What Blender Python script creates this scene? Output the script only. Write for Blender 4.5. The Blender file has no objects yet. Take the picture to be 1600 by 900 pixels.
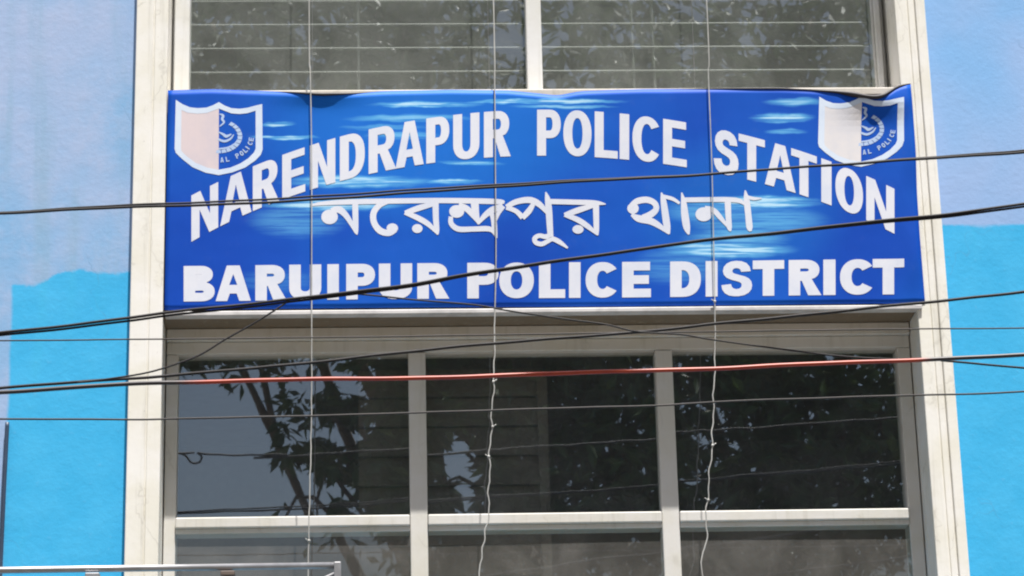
import bpy, bmesh, math, random
from math import sin, cos, pi, radians, exp
from mathutils import Vector, Matrix
from mathutils.geometry import tessellate_polygon

S = bpy.context.scene
COL = S.collection
rnd = random.Random(7)

# ------------------------------------------------------------------ camera
F = 4065.0 / 1600.0                      # focal length / frame width
CAM = Vector((0.0, -10.0, 1.6))
PITCH, YAW, ROLL = radians(18.006), radians(2.990), radians(-1.432)
fw = Vector((sin(YAW) * cos(PITCH), cos(YAW) * cos(PITCH), sin(PITCH)))
r0 = Vector((cos(YAW), -sin(YAW), 0)); u0 = r0.cross(fw)
RT = cos(ROLL) * r0 + sin(ROLL) * u0
UP = -sin(ROLL) * r0 + cos(ROLL) * u0
cd = bpy.data.cameras.new('camera'); co = bpy.data.objects.new('camera', cd); COL.objects.link(co)
cd.sensor_width = 36; cd.lens = 36 * F; cd.clip_start = 0.05; cd.clip_end = 2000
m = Matrix((RT, UP, -fw)).transposed().to_4x4(); m.translation = CAM
co.matrix_world = m
S.camera = co

# ------------------------------------------------------------------ light
SUN_EL, SUN_AZ = radians(74.0), radians(18.0)      # azimuth to the right of the facade normal
W = bpy.data.worlds.new('World'); S.world = W; W.use_nodes = True
nt = W.node_tree
sky = nt.nodes.new('ShaderNodeTexSky'); sky.sky_type = 'NISHITA'; sky.sun_disc = False
sky.sun_elevation = SUN_EL; sky.sun_rotation = radians(162); sky.air_density = 1.3; sky.dust_density = 3.0
bg = nt.nodes['Background']; bg.inputs[1].default_value = 0.05
nt.links.new(sky.outputs[0], bg.inputs[0])
sd = bpy.data.lights.new('sun', 'SUN'); so = bpy.data.objects.new('sun', sd); COL.objects.link(so)
sd.energy = 5.0; sd.angle = radians(0.53); sd.color = (1.0, 0.965, 0.91)
tosun = Vector((sin(SUN_AZ) * cos(SUN_EL), -cos(SUN_AZ) * cos(SUN_EL), sin(SUN_EL)))
so.rotation_euler = tosun.to_track_quat('Z', 'Y').to_euler(); so.location = (3, -6, 20)
S.view_settings.view_transform = 'Standard'; S.view_settings.look = 'None'
S.view_settings.exposure = 0.95; S.view_settings.gamma = 1.0
S.view_settings.use_curve_mapping = False
S.cycles.max_bounces = 8; S.cycles.transparent_max_bounces = 12
S.cycles.use_denoising = True
S.cycles.filter_width = 2.1

# ------------------------------------------------------------------ measuring: a sight line met with the plane Y
def at(px, py, Y=0.0):
    d = fw + RT * ((px - 800) / 4065.0) + UP * ((450 - py) / 4065.0)
    return CAM + d * ((Y - CAM.y) / d.y)
def X(px, py, Y=0.0): return at(px, py, Y).x
def Z(px, py, Y=0.0): return at(px, py, Y).z
def pix(p):
    d = p - CAM; w = d.dot(fw)
    return 800 + 4065 * d.dot(RT) / w, 450 - 4065 * d.dot(UP) / w

# ------------------------------------------------------------------ object helpers
def part(name, bm, mat, parent, smooth=False, fix=True):
    """child whose local frame equals its parent's frame"""
    base = FR[parent.name]
    if fix: bmesh.ops.recalc_face_normals(bm, faces=bm.faces)
    bmesh.ops.translate(bm, vec=-base, verts=bm.verts)
    me = bpy.data.meshes.new(name); bm.to_mesh(me); bm.free()
    for x in (mat if isinstance(mat, (list, tuple)) else [mat]): me.materials.append(x)
    if smooth:
        for p in me.polygons: p.use_smooth = True
    o = bpy.data.objects.new(name, me); COL.objects.link(o); o.parent = parent
    FR[o.name] = base
    return o
FR = {}
def thing(name, loc, label, cat, group=None):
    o = bpy.data.objects.new(name, None); COL.objects.link(o); o.location = loc
    o.empty_display_size = 0.2
    o['label'] = label; o['category'] = cat
    if group: o['group'] = group
    FR[o.name] = Vector(loc)
    return o
def solo(name, bm, mat, label, cat, group=None, smooth=True):
    """a thing that is one mesh, its origin at its middle"""
    c = sum((v.co for v in bm.verts), Vector()) / len(bm.verts)
    bmesh.ops.translate(bm, vec=-c, verts=bm.verts)
    bmesh.ops.recalc_face_normals(bm, faces=bm.faces)
    me = bpy.data.meshes.new(name); bm.to_mesh(me); bm.free()
    for x in (mat if isinstance(mat, (list, tuple)) else [mat]): me.materials.append(x)
    if smooth:
        for p in me.polygons: p.use_smooth = True
    o = bpy.data.objects.new(name, me); COL.objects.link(o); o.location = c
    o['label'] = label; o['category'] = cat
    if group: o['group'] = group
    FR[o.name] = c.copy()
    return o
def struct(name, bm, mat):
    bmesh.ops.recalc_face_normals(bm, faces=bm.faces)
    me = bpy.data.meshes.new(name); bm.to_mesh(me); bm.free(); me.materials.append(mat)
    o = bpy.data.objects.new(name, me); COL.objects.link(o); o['kind'] = 'structure'
    return o

def box(bm, x0, x1, y0, y1, z0, z1, bev=0.0):
    vs = [bm.verts.new((x, y, z)) for x in (x0, x1) for y in (y0, y1) for z in (z0, z1)]
    q = [(0, 1, 3, 2), (4, 6, 7, 5), (0, 4, 5, 1), (2, 3, 7, 6), (0, 2, 6, 4), (1, 5, 7, 3)]
    fs = [bm.faces.new([vs[i] for i in f]) for f in q]
    if bev > 0:
        es = list({e for f in fs for e in f.edges})
        bmesh.ops.recalc_face_normals(bm, faces=fs)
        bmesh.ops.bevel(bm, geom=es, offset=bev, segments=2, affect='EDGES', profile=0.5)
def newbm(): return bmesh.new()

def catmull(pts, n=8):
    pts = [Vector(p) for p in pts]
    out = []
    for i in range(len(pts) - 1):
        p0 = pts[max(i - 1, 0)]; p1 = pts[i]; p2 = pts[i + 1]; p3 = pts[min(i + 2, len(pts) - 1)]
        for k in range(n):
            t = k / n
            out.append(0.5 * ((2 * p1) + (p2 - p0) * t + (2 * p0 - 5 * p1 + 4 * p2 - p3) * t * t + (3 * p1 - p0 - 3 * p2 + p3) * t ** 3))
    out.append(pts[-1]); return out
def tube(bm, pts, r, seg=8):
    rings = []
    n = len(pts)
    for i, p in enumerate(pts):
        t = (pts[min(i + 1, n - 1)] - pts[max(i - 1, 0)]).normalized()
        a = Vector((0, 0, 1)) if abs(t.z) < 0.9 else Vector((0, 1, 0))
        s = t.cross(a).normalized(); u = s.cross(t)
        rr = r(i / (n - 1)) if callable(r) else r
        rings.append([bm.verts.new(p + (s * cos(2 * pi * k / seg) + u * sin(2 * pi * k / seg)) * rr) for k in range(seg)])
    for a, b in zip(rings, rings[1:]):
        for k in range(seg):
            bm.faces.new((a[k], a[(k + 1) % seg], b[(k + 1) % seg], b[k]))
    bm.faces.new(rings[0][::-1]); bm.faces.new(rings[-1])
def ball(bm, c, r):
    bmesh.ops.create_icosphere(bm, subdivisions=1, radius=r, matrix=Matrix.Translation(c))

# ------------------------------------------------------------------ materials
class NT:
    def __init__(s, name):
        s.m = bpy.data.materials.new(name); s.m.use_nodes = True
        s.t = s.m.node_tree; s.b = s.t.nodes['Principled BSDF']; s.out = s.t.nodes['Material Output']
    def n(s, typ, **kw):
        x = s.t.nodes.new(typ)
        for k, v in kw.items(): setattr(x, k, v)
        return x
    def l(s, a, b): s.t.links.new(a, b)
    def v(s, sock, val):
        if hasattr(val, 'is_output'): s.l(val, sock)
        else: sock.default_value = val
    def math(s, op, a, b=None, c=None, clamp=False):
        x = s.n('ShaderNodeMath', operation=op, use_clamp=clamp)
        s.v(x.inputs[0], a)
        if b is not None: s.v(x.inputs[1], b)
        if c is not None: s.v(x.inputs[2], c)
        return x.outputs[0]
    def mix(s, f, a, b, blend='MIX'):
        x = s.n('ShaderNodeMix', data_type='RGBA', blend_type=blend)
        s.v(x.inputs[0], f); s.v(x.inputs[6], a); s.v(x.inputs[7], b)
        return x.outputs[2]
    def noise(s, vec, scale, detail=4, rough=0.55, dist=0.0):
        x = s.n('ShaderNodeTexNoise')
        if vec is not None: s.l(vec, x.inputs['Vector'])
        x.inputs['Scale'].default_value = scale; x.inputs['Detail'].default_value = detail
        x.inputs['Roughness'].default_value = rough; x.inputs['Distortion'].default_value = dist
        return x.outputs[0]
    def pos(s):
        return s.n('ShaderNodeNewGeometry').outputs['Position']
    def scale(s, vec, sc, loc=(0, 0, 0)):
        x = s.n('ShaderNodeMapping'); s.l(vec, x.inputs[0])
        x.inputs['Scale'].default_value = sc; x.inputs['Location'].default_value = loc
        return x.outputs[0]
    def rng(s, val, a, b, c=0.0, d=1.0, smooth=True):
        x = s.n('ShaderNodeMapRange', interpolation_type='SMOOTHSTEP' if smooth else 'LINEAR')
        s.v(x.inputs[0], val); s.v(x.inputs[1], a); s.v(x.inputs[2], b); s.v(x.inputs[3], c); s.v(x.inputs[4], d)
        return x.outputs[0]
    def bump(s, h, strength, dist=0.01):
        x = s.n('ShaderNodeBump'); s.l(h, x.inputs['Height'])
        x.inputs['Strength'].default_value = strength; x.inputs['Distance'].default_value = dist
        s.l(x.outputs[0], s.b.inputs['Normal'])
    def set(s, col=None, rough=None, metal=None, spec=None):
        if col is not None: s.v(s.b.inputs['Base Color'], col)
        if rough is not None: s.v(s.b.inputs['Roughness'], rough)
        if metal is not None: s.v(s.b.inputs['Metallic'], metal)
        if spec is not None: s.v(s.b.inputs['Specular IOR Level'], spec)
        return s.m
def rgb(r, g, b): return (r, g, b, 1.0)

def m_simple(name, c, rough=0.5, metal=0.0, var=0.25, scale=9.0, spec=0.5):
    k = NT(name)
    n = k.noise(k.pos(), scale, 5, 0.6)
    c2 = tuple(x * (1 - var) for x in c)
    k.set(k.mix(k.rng(n, 0.35, 0.65), rgb(*c), rgb(*c2)), rough, metal, spec)
    return k.m

def m_wall():
    k = NT('painted_plaster')
    P = k.pos()
    sep = k.n('ShaderNodeSeparateXYZ'); k.l(P, sep.inputs[0])
    x, z = sep.outputs[0], sep.outputs[2]
    n1 = k.noise(P, 1.3, 3, 0.5, 0.5); n2 = k.noise(P, 5.5, 5, 0.65); n3 = k.noise(P, 38.0, 4, 0.6)
    drip = k.noise(k.scale(P, (9, 9, 0.7)), 1.0, 4, 0.6)
    # faded old blue coat, blotchy
    old = k.mix(k.rng(n1, 0.36, 0.62), rgb(0.34, 0.45, 0.67), rgb(0.21, 0.41, 0.67))
    old = k.mix(k.rng(n2, 0.38, 0.72, 0, 0.5), old, rgb(0.42, 0.48, 0.67))
    old = k.mix(k.rng(drip, 0.48, 0.72, 0, 0.45), old, rgb(0.22, 0.38, 0.52))
    # right side was painted more evenly
    right = k.rng(x, 1.0, 1.2)
    even = k.mix(k.rng(n1, 0.35, 0.65), rgb(0.21, 0.43, 0.75), rgb(0.30, 0.45, 0.73))
    even = k.mix(k.rng(z, Z(1540, 352) + 0.05, Z(1540, 352) + 0.45, 0.35, 0), even, rgb(0.33, 0.42, 0.66))
    old = k.mix(right, old, even)
    # fresh cyan coat, its ragged brushed edge
    cy = k.mix(k.rng(n2, 0.35, 0.7), rgb(0.042, 0.405, 0.73), rgb(0.058, 0.44, 0.77))
    cy = k.mix(k.rng(drip, 0.55, 0.8, 0, 0.25), cy, rgb(0.05, 0.46, 0.66))
    wob = k.math('MULTIPLY', k.math('SUBTRACT', k.noise(P, 7.0, 3), 0.5), 0.05)
    wob2 = k.math('MULTIPLY', k.math('SUBTRACT', k.noise(P, 90.0, 3), 0.5), 0.012)
    xl, zl = X(15, 600), Z(100, 430)
    zr = Z(1540, 352)
    edge_l = k.math('ADD', k.rng(x, xl, X(120, 430), zl - 0.05, zl + 0.012), k.math('ADD', wob, wob2))
    edge_r = k.math('ADD', zr, k.math('MULTIPLY', wob2, 0.6))
    edge = k.mix(right, edge_l, edge_r)
    e = k.n('ShaderNodeRGBToBW'); k.l(edge, e.inputs[0])
    below = k.rng(k.math('SUBTRACT', e.outputs[0], z), -0.010, k.math('ADD', 0.004, k.math('MULTIPLY', k.rng(n2, 0.45, 0.7), 0.022)))
    inside = k.math('MAXIMUM', right, k.rng(k.math('ADD', x, k.math('MULTIPLY', wob, 0.3)), xl - 0.012, xl + 0.006))
    f = k.math('MULTIPLY', below, inside)
    c = k.mix(f, old, cy)
    # hairline cracks and scuffs
    cr = k.n('ShaderNodeTexVoronoi', feature='DISTANCE_TO_EDGE'); cr.inputs['Scale'].default_value = 1.7
    dv = k.n('ShaderNodeVectorMath', operation='ADD'); k.l(P, dv.inputs[0])
    nv = k.n('ShaderNodeTexNoise'); nv.inputs['Scale'].default_value = 6; k.l(P, nv.inputs['Vector'])
    sv = k.n('ShaderNodeVectorMath', operation='SCALE'); k.l(nv.outputs[1], sv.inputs[0]); sv.inputs['Scale'].default_value = 0.3
    k.l(sv.outputs[0], dv.inputs[1]); k.l(dv.outputs[0], cr.inputs['Vector'])
    crack = k.math('MULTIPLY', k.rng(cr.outputs[0], 0.0, 0.006, 1, 0), k.rng(n1, 0.5, 0.62))
    c = k.mix(k.math('MULTIPLY', crack, 0.35), c, rgb(0.10, 0.22, 0.36))
    c = k.mix(k.rng(n3, 0.60, 0.78, 0, 0.12), c, rgb(0.4, 0.55, 0.72))
    k.set(c, 0.82, spec=0.25)
    k.bump(k.math('ADD', k.math('MULTIPLY', n3, 0.4), n2), 0.35, 0.006)
    return k.m

def m_white(name, c=(0.68, 0.665, 0.62), dirt=0.6, rough=0.7):
    k = NT(name)
    P = k.pos()
    n = k.noise(P, 4.0, 5, 0.6); d = k.noise(k.scale(P, (26, 26, 1.2)), 1.0, 5, 0.65); s = k.noise(P, 45, 4, 0.7)
    col = k.mix(k.rng(n, 0.35, 0.65), rgb(*c), rgb(c[0] * 0.93, c[1] * 0.92, c[2] * 0.86))
    col = k.mix(k.rng(d, 0.52, 0.78, 0, dirt), col, rgb(0.36, 0.34, 0.28))
    cr = k.n('ShaderNodeTexVoronoi', feature='DISTANCE_TO_EDGE'); cr.inputs['Scale'].default_value = 1.0
    nv = k.n('ShaderNodeTexNoise'); nv.inputs['Scale'].default_value = 7; nv.inputs['Detail'].default_value = 4; k.l(P, nv.inputs['Vector'])
    sv = k.n('ShaderNodeVectorMath', operation='SCALE'); k.l(nv.outputs[1], sv.inputs[0]); sv.inputs['Scale'].default_value = 0.16
    dv = k.n('ShaderNodeVectorMath', operation='ADD'); k.l(P, dv.inputs[0]); k.l(sv.outputs[0], dv.inputs[1])
    k.l(k.scale(dv.outputs[0], (6, 6, 1.1)), cr.inputs['Vector'])
    crack = k.math('MULTIPLY', k.rng(cr.outputs[0], 0.0, 0.02, 1, 0), k.rng(n, 0.47, 0.58))
    col = k.mix(k.math('MULTIPLY', crack, dirt * 0.55), col, rgb(0.24, 0.22, 0.19))
    col = k.mix(k.rng(s, 0.66, 0.74, 0, dirt * 0.7), col, rgb(0.25, 0.23, 0.2))
    k.set(col, rough, spec=0.3)
    k.bump(k.math('ADD', n, k.math('MULTIPLY', s, 0.5)), 0.25, 0.004)
    return k.m

def m_glass(name, refl, dust, dustcol, wave=0.02, seed=0.0):
    k = NT(name)
    P = k.scale(k.pos(), (1, 1, 1), (seed, seed, seed))
    k.t.nodes.remove(k.b)
    tr = k.n('ShaderNodeBsdfTransparent'); tr.inputs[0].default_value = (0.86, 0.90, 0.88, 1)
    gl = k.n('ShaderNodeBsdfGlossy'); gl.inputs['Roughness'].default_value = 0.012
    gl.inputs['Color'].default_value = (0.93, 0.96, 1.0, 1)
    bp = k.n('ShaderNodeBump'); bp.inputs['Strength'].default_value = wave; bp.inputs['Distance'].default_value = 0.02
    k.l(k.noise(P, 3.2, 2, 0.5), bp.inputs['Height']); k.l(bp.outputs[0], gl.inputs['Normal'])
    mx = k.n('ShaderNodeMixShader'); mx.inputs[0].default_value = refl
    k.l(tr.outputs[0], mx.inputs[1]); k.l(gl.outputs[0], mx.inputs[2])
    df = k.n('ShaderNodeBsdfDiffuse'); df.inputs[0].default_value = rgb(*dustcol)
    n = k.noise(P, 3.0, 5, 0.65, 0.8); st = k.noise(k.scale(P, (14, 14, 2.5)), 1.0, 5, 0.7)
    sm = k.noise(P, 16, 3, 0.6, 2.5)
    f = k.math('ADD', k.rng(n, 0.3, 0.7, dust * 0.65, dust * 1.25), k.rng(st, 0.55, 0.8, 0, dust * 0.45))
    f = k.math('ADD', f, k.rng(sm, 0.62, 0.72, 0, dust * 0.5))
    m2 = k.n('ShaderNodeMixShader'); k.l(f, m2.inputs[0]); k.l(mx.outputs[0], m2.inputs[1]); k.l(df.outputs[0], m2.inputs[2])
    k.l(m2.outputs[0], k.out.inputs[0])
    return k.m

STREAKS = [  # printed light streaks of the banner's artwork, plus painted-in glare: x, y, half width, half height, strength
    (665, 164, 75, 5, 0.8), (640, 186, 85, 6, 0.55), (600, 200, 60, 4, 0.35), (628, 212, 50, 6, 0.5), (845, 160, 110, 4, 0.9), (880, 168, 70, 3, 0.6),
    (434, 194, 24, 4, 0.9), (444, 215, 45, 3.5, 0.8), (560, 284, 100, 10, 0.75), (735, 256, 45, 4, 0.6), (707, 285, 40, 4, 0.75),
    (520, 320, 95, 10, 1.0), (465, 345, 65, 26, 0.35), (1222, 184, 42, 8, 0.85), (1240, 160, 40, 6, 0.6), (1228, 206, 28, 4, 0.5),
    (1190, 316, 80, 10, 0.95), (1130, 330, 80, 20, 0.45), (1185, 345, 90, 22, 0.45), (1135, 390, 90, 13, 1.0), (1150, 372, 70, 20, 0.5),  # the strong greenish patch at right centre is glare painted into the colour
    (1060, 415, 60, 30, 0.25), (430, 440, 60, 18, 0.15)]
def m_banner():
    k = NT('printed_vinyl')
    uv = k.n('ShaderNodeUVMap'); sep = k.n('ShaderNodeSeparateXYZ'); k.l(uv.outputs[0], sep.inputs[0])
    u, v = sep.outputs[0], sep.outputs[1]        # banner artwork coordinates, thousandths
    n = k.noise(uv.outputs[0], 3.5, 3, 0.5)
    base = k.mix(k.rng(n, 0.35, 0.65), rgb(0.005, 0.062, 0.43), rgb(0.007, 0.095, 0.51))
    du = k.math('DIVIDE', k.math('SUBTRACT', u, 0.66), 0.30); dv = k.math('DIVIDE', k.math('SUBTRACT', v, 0.20), 0.16)
    rad = k.math('ADD', k.math('MULTIPLY', du, du), k.math('MULTIPLY', dv, dv))
    base = k.mix(k.rng(rad, 0.1, 1.2, 0.85, 0), base, rgb(0.010, 0.16, 0.62))
    du = k.math('DIVIDE', k.math('SUBTRACT', u, 1.16), 0.17); dv = k.math('DIVIDE', k.math('SUBTRACT', v, 0.33), 0.12)
    rad = k.math('ADD', k.math('MULTIPLY', du, du), k.math('MULTIPLY', dv, dv))
    base = k.mix(k.rng(rad, 0.1, 1.2, 0.45, 0), base, rgb(0.012, 0.16, 0.56))
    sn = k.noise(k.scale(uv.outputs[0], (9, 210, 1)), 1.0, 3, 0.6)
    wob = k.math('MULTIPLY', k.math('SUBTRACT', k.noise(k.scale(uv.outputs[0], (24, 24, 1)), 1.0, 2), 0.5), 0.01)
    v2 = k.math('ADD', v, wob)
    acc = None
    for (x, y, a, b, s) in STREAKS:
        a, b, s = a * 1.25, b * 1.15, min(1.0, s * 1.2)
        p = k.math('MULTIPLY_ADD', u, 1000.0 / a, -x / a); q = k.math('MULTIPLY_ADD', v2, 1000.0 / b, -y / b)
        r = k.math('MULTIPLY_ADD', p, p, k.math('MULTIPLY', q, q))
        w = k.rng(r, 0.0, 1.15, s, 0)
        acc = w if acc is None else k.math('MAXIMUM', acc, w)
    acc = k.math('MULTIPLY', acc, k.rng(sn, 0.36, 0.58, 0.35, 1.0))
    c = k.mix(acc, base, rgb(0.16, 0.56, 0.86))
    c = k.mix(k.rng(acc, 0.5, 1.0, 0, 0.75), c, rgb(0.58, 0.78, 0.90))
    g = k.noise(uv.outputs[0], 30, 4, 0.7)
    c = k.mix(k.rng(g, 0.55, 0.8, 0, 0.04), c, rgb(0.25, 0.27, 0.30))
    k.set(c, 0.5, spec=0.12)
    k.bump(k.math('ADD', k.noise(k.scale(uv.outputs[0], (5, 9, 1)), 1.0, 2), k.math('MULTIPLY', k.noise(k.scale(uv.outputs[0], (26, 7, 1)), 1.0, 3, 0.5, 1.0), 0.35)), 0.22, 0.02)
    return k.m
def m_print(name, c, dirty=0.12):
    k = NT(name)
    P = k.pos()
    n = k.noise(P, 9, 4, 0.6); s = k.noise(k.scale(P, (30, 30, 3)), 1, 4, 0.6)
    col = k.mix(k.rng(n, 0.35, 0.7), rgb(*c), rgb(c[0] * 0.90, c[1] * 0.93, c[2] * 0.98))
    col = k.mix(k.rng(s, 0.55, 0.8, 0, dirty), col, rgb(0.42, 0.42, 0.45))
    k.set(col, 0.45, spec=0.35)
    return k.m
def m_leaf(name, a, b):
    k = NT(name)
    g = k.n('ShaderNodeNewGeometry')
    c = k.mix(g.outputs['Random Per Island'], rgb(*a), rgb(*b))
    k.set(c, 0.5, spec=0.4)
    tl = k.n('ShaderNodeBsdfTranslucent'); k.l(c, tl.inputs[0])
    mx = k.n('ShaderNodeMixShader'); mx.inputs[0].default_value = 0.25
    k.l(k.b.outputs[0], mx.inputs[1]); k.l(tl.outputs[0], mx.inputs[2]); k.l(mx.outputs[0], k.out.inputs[0])
    return k.m
def m_redcable():
    k = NT('red_cable_jacket')
    sep = k.n('ShaderNodeSeparateXYZ'); k.l(k.pos(), sep.inputs[0])
    x = sep.outputs[0]
    f = k.math('MULTIPLY', k.rng(x, X(270, 597, -2.3), X(330, 597, -2.3)), k.rng(x, X(1425, 562, -2.3), X(1460, 562, -2.3), 1, 0))
    n = k.noise(k.pos(), 12, 3)
    red = k.mix(k.rng(n, 0.35, 0.65), rgb(0.37, 0.045, 0.016), rgb(0.29, 0.03, 0.016))
    k.set(k.mix(f, rgb(0.03, 0.025, 0.03), red), 0.42)
    return k.m

M = {}
M['wall'] = m_wall()
M['white'] = m_white('whitewashed_plaster', (0.80, 0.785, 0.755), 0.42)
M['frame'] = m_white('painted_window_frame', (0.68, 0.68, 0.68), 0.25, 0.45)
M['framelow'] = m_white('painted_frame_weathered', (0.66, 0.645, 0.62), 0.35, 0.5)
M['lintel'] = m_white('dark_brown_plaster', (0.21, 0.165, 0.12), 0.4)  # browner and darker base than the other plasters
M['sill'] = m_white('sill_plaster', (0.62, 0.58, 0.54), 0.5)
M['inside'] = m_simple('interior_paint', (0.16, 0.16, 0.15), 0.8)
M['slab'] = m_simple('concrete', (0.3, 0.29, 0.27), 0.85)
M['shutter'] = m_simple('brown_shutter', (0.20, 0.175, 0.15), 0.6)
M['bar'] = m_simple('grille_paint', (0.15, 0.155, 0.15), 0.5)
M['glass_up'] = m_glass('dusty_glass', 0.22, 0.15, (0.59, 0.63, 0.60), 0.03, 1.3)
M['glass_mid'] = m_glass('window_glass', 0.30, 0.085, (0.43, 0.45, 0.48), 0.012, 4.1)
M['glass_low'] = m_glass('dusty_lower_glass', 0.17, 0.16, (0.55, 0.53, 0.50), 0.02, 7.7)
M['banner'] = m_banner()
M['letter'] = m_print('white_vinyl_lettering', (0.70, 0.715, 0.79))
M['crest'] = m_print('pale_blue_vinyl', (0.66, 0.74, 0.86), 0.05)
M['patch'] = m_print('faded_pink_vinyl', (0.70, 0.60, 0.62), 0.10)
M['motto'] = m_print('faded_blue_vinyl', (0.46, 0.58, 0.80), 0.05)
M['patchw'] = m_print('faded_white_vinyl', (0.72, 0.69, 0.70), 0.10)
M['alu'] = m_simple('aluminium_strip', (0.66, 0.64, 0.64), 0.4, 0.0)
M['back'] = m_simple('rusty_backing_frame', (0.16, 0.12, 0.10), 0.6)
M['hem'] = m_simple('dark_hem', (0.035, 0.03, 0.035), 0.6)
M['black'] = m_simple('black_cable_jacket', (0.018, 0.016, 0.018), 0.62, var=0.3, spec=0.3)
M['grey'] = m_simple('grey_cable_jacket', (0.05, 0.045, 0.045), 0.6, spec=0.3)
M['cord'] = m_simple('pale_cord', (0.52, 0.52, 0.50), 0.55)
M['steel'] = m_simple('galvanised_steel', (0.42, 0.42, 0.44), 0.42, 0.55)
M['pvc'] = m_simple('dark_conduit', (0.045, 0.075, 0.13), 0.45)
M['red'] = m_redcable()
M['leaf'] = m_leaf('mango_leaf', (0.030, 0.075, 0.018), (0.075, 0.115, 0.03))
M['bark'] = m_simple('bark', (0.16, 0.12, 0.085), 0.9)
M['asphalt'] = m_simple('asphalt', (0.07, 0.068, 0.064), 0.9, scale=3)
M['paving'] = m_simple('paving', (0.14, 0.122, 0.10), 0.9, scale=2)
M['earth'] = m_simple('earth', (0.13, 0.105, 0.075), 0.95, scale=0.8)

# ------------------------------------------------------------------ ground
bm = newbm(); box(bm, -400, 400, -400, 400, -0.4, 0.0); struct('ground', bm, M['earth'])
bm = newbm(); box(bm, -300, 300, -16, -8.2, -0.1, 0.004); struct('road', bm, M['asphalt'])
bm = newbm(); box(bm, -300, 300, -8.0, 0.0, -0.1, 0.13); struct('pavement', bm, M['paving'])
bm = newbm(); box(bm, -300, 300, -8.2, -8.0, -0.1, 0.15, 0.02); struct('kerb', bm, M['slab'])

# ------------------------------------------------------------------ the building
YP = -0.05                                  # front of the pilasters
YF, YG = 0.15, 0.19                         # front of the window frames, glass
xl0, xl1 = X(203, 480, YP), X(254, 500, YP)      # left pilaster
xr0, xr1 = X(1435, 500, YP), X(1481, 460, YP)    # right pilaster
zs = Z(850, 487, YP)                        # soffit over the lower window
zu = Z(850, 135.5, -0.03) + 0.004           # foot of the upper glass, level with the sill
ROOF = 8.4
B = thing('police_station', ((xl1 + xr0) / 2, 0, 0), 'pale blue and cyan police station facade with white pilasters framing a tall window bay', 'building')
bm = newbm(); box(bm, -7.0, xl0, 0, 0.25, 0, ROOF); part('wall', bm, M['wall'], B)
bm = newbm(); box(bm, xr1, 8.0, 0, 0.25, 0, ROOF); part('wall', bm, M['wall'], B)
bm = newbm()
box(bm, -7.0, -6.75, 0.25, 6, 0, ROOF); box(bm, 7.75, 8.0, 0.25, 6, 0, ROOF); box(bm, -6.75, 7.75, 5.75, 6, 0, ROOF)
part('rear_wall', bm, M['slab'], B)
bm = newbm(); box(bm, -7.1, 8.1, -0.08, 6.1, ROOF + 0.002, ROOF + 0.22, 0.01); part('roof', bm, M['slab'], B)
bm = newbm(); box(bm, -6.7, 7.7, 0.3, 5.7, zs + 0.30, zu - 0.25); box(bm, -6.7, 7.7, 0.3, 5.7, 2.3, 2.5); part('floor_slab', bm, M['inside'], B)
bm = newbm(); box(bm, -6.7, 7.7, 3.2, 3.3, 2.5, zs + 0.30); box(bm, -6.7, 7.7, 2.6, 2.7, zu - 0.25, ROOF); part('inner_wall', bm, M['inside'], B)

def pilaster(x0, x1, cuts):
    bm = newbm()
    box(bm, x0 + 0.004, x1 - 0.004, YP + 0.012, 0.248, 0, ROOF - 0.002)
    es = [x0] + cuts + [x1]
    for i in range(len(es) - 1):
        a = es[i] + (0.0025 if i else 0); b = es[i + 1] - (0.0025 if i < len(es) - 2 else 0)
        nz = 24
        box(bm, a, b, YP + (0.006 if i == 1 else 0.0), YP + 0.03 + 0.001 * i, 0.002, ROOF - 0.004, 0.004)
    return part('pilaster', bm, M['white'], B)
pilaster(xl0, xl1, [xl0 + (xl1 - xl0) * 0.56])
pilaster(xr0, xr1, [xr0 + (xr1 - xr0) * 0.42, xr0 + (xr1 - xr0) * 0.66])

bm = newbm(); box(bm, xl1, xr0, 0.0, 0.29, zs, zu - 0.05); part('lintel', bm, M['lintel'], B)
bm = newbm(); box(bm, xl1 + 0.002, xr0 - 0.002, -0.03, 0.24, zu - 0.05 + 0.001, zu - 0.012, 0.006); part('sill', bm, M['sill'], B)
bm = newbm(); box(bm, xl1, xr0, 0.02, 0.28, 0, 2.9); part('spandrel', bm, M['wall'], B)
ZT = 7.6
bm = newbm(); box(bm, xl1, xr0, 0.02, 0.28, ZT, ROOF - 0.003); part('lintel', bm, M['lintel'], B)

# lower window
zh1, zh2 = Z(850, 527, YF - 0.02), Z(850, 548, YF)
rt, rb = Z(850, 801, YF - 0.015), Z(850, 818, YF - 0.015)
mx = [X(652.5, 650, YF), X(1041, 650, YF)]
gl, gr = X(277, 650, YF), X(1409, 650, YF)
bm = newbm()
box(bm, xl1 + 0.001, xr0 - 0.001, YF - 0.02, 0.26, zh1, zs - 0.002, 0.004)        # head, outer step
box(bm, xl1 + 0.001, xr0 - 0.001, YF, 0.25, zh2, zh1 - 0.001, 0.004)              # head, inner step
box(bm, xl1 + 0.001, gl, YF + 0.001, 0.251, 2.96, zh2 - 0.001, 0.004)             # jambs
box(bm, gr, xr0 - 0.001, YF + 0.001, 0.251, 2.96, zh2 - 0.001, 0.004)
box(bm, xl1 + 0.001, xr0 - 0.001, YF, 0.25, 2.9, 2.959, 0.004)
WL = part('window', bm, M['framelow'], B)
for x in mx:
    bm = newbm(); box(bm, x - 0.035, x + 0.035, YF - 0.002, 0.245, 2.961, zh2 - 0.002, 0.005)
    part('mullion', bm, M['framelow'], WL)
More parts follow.
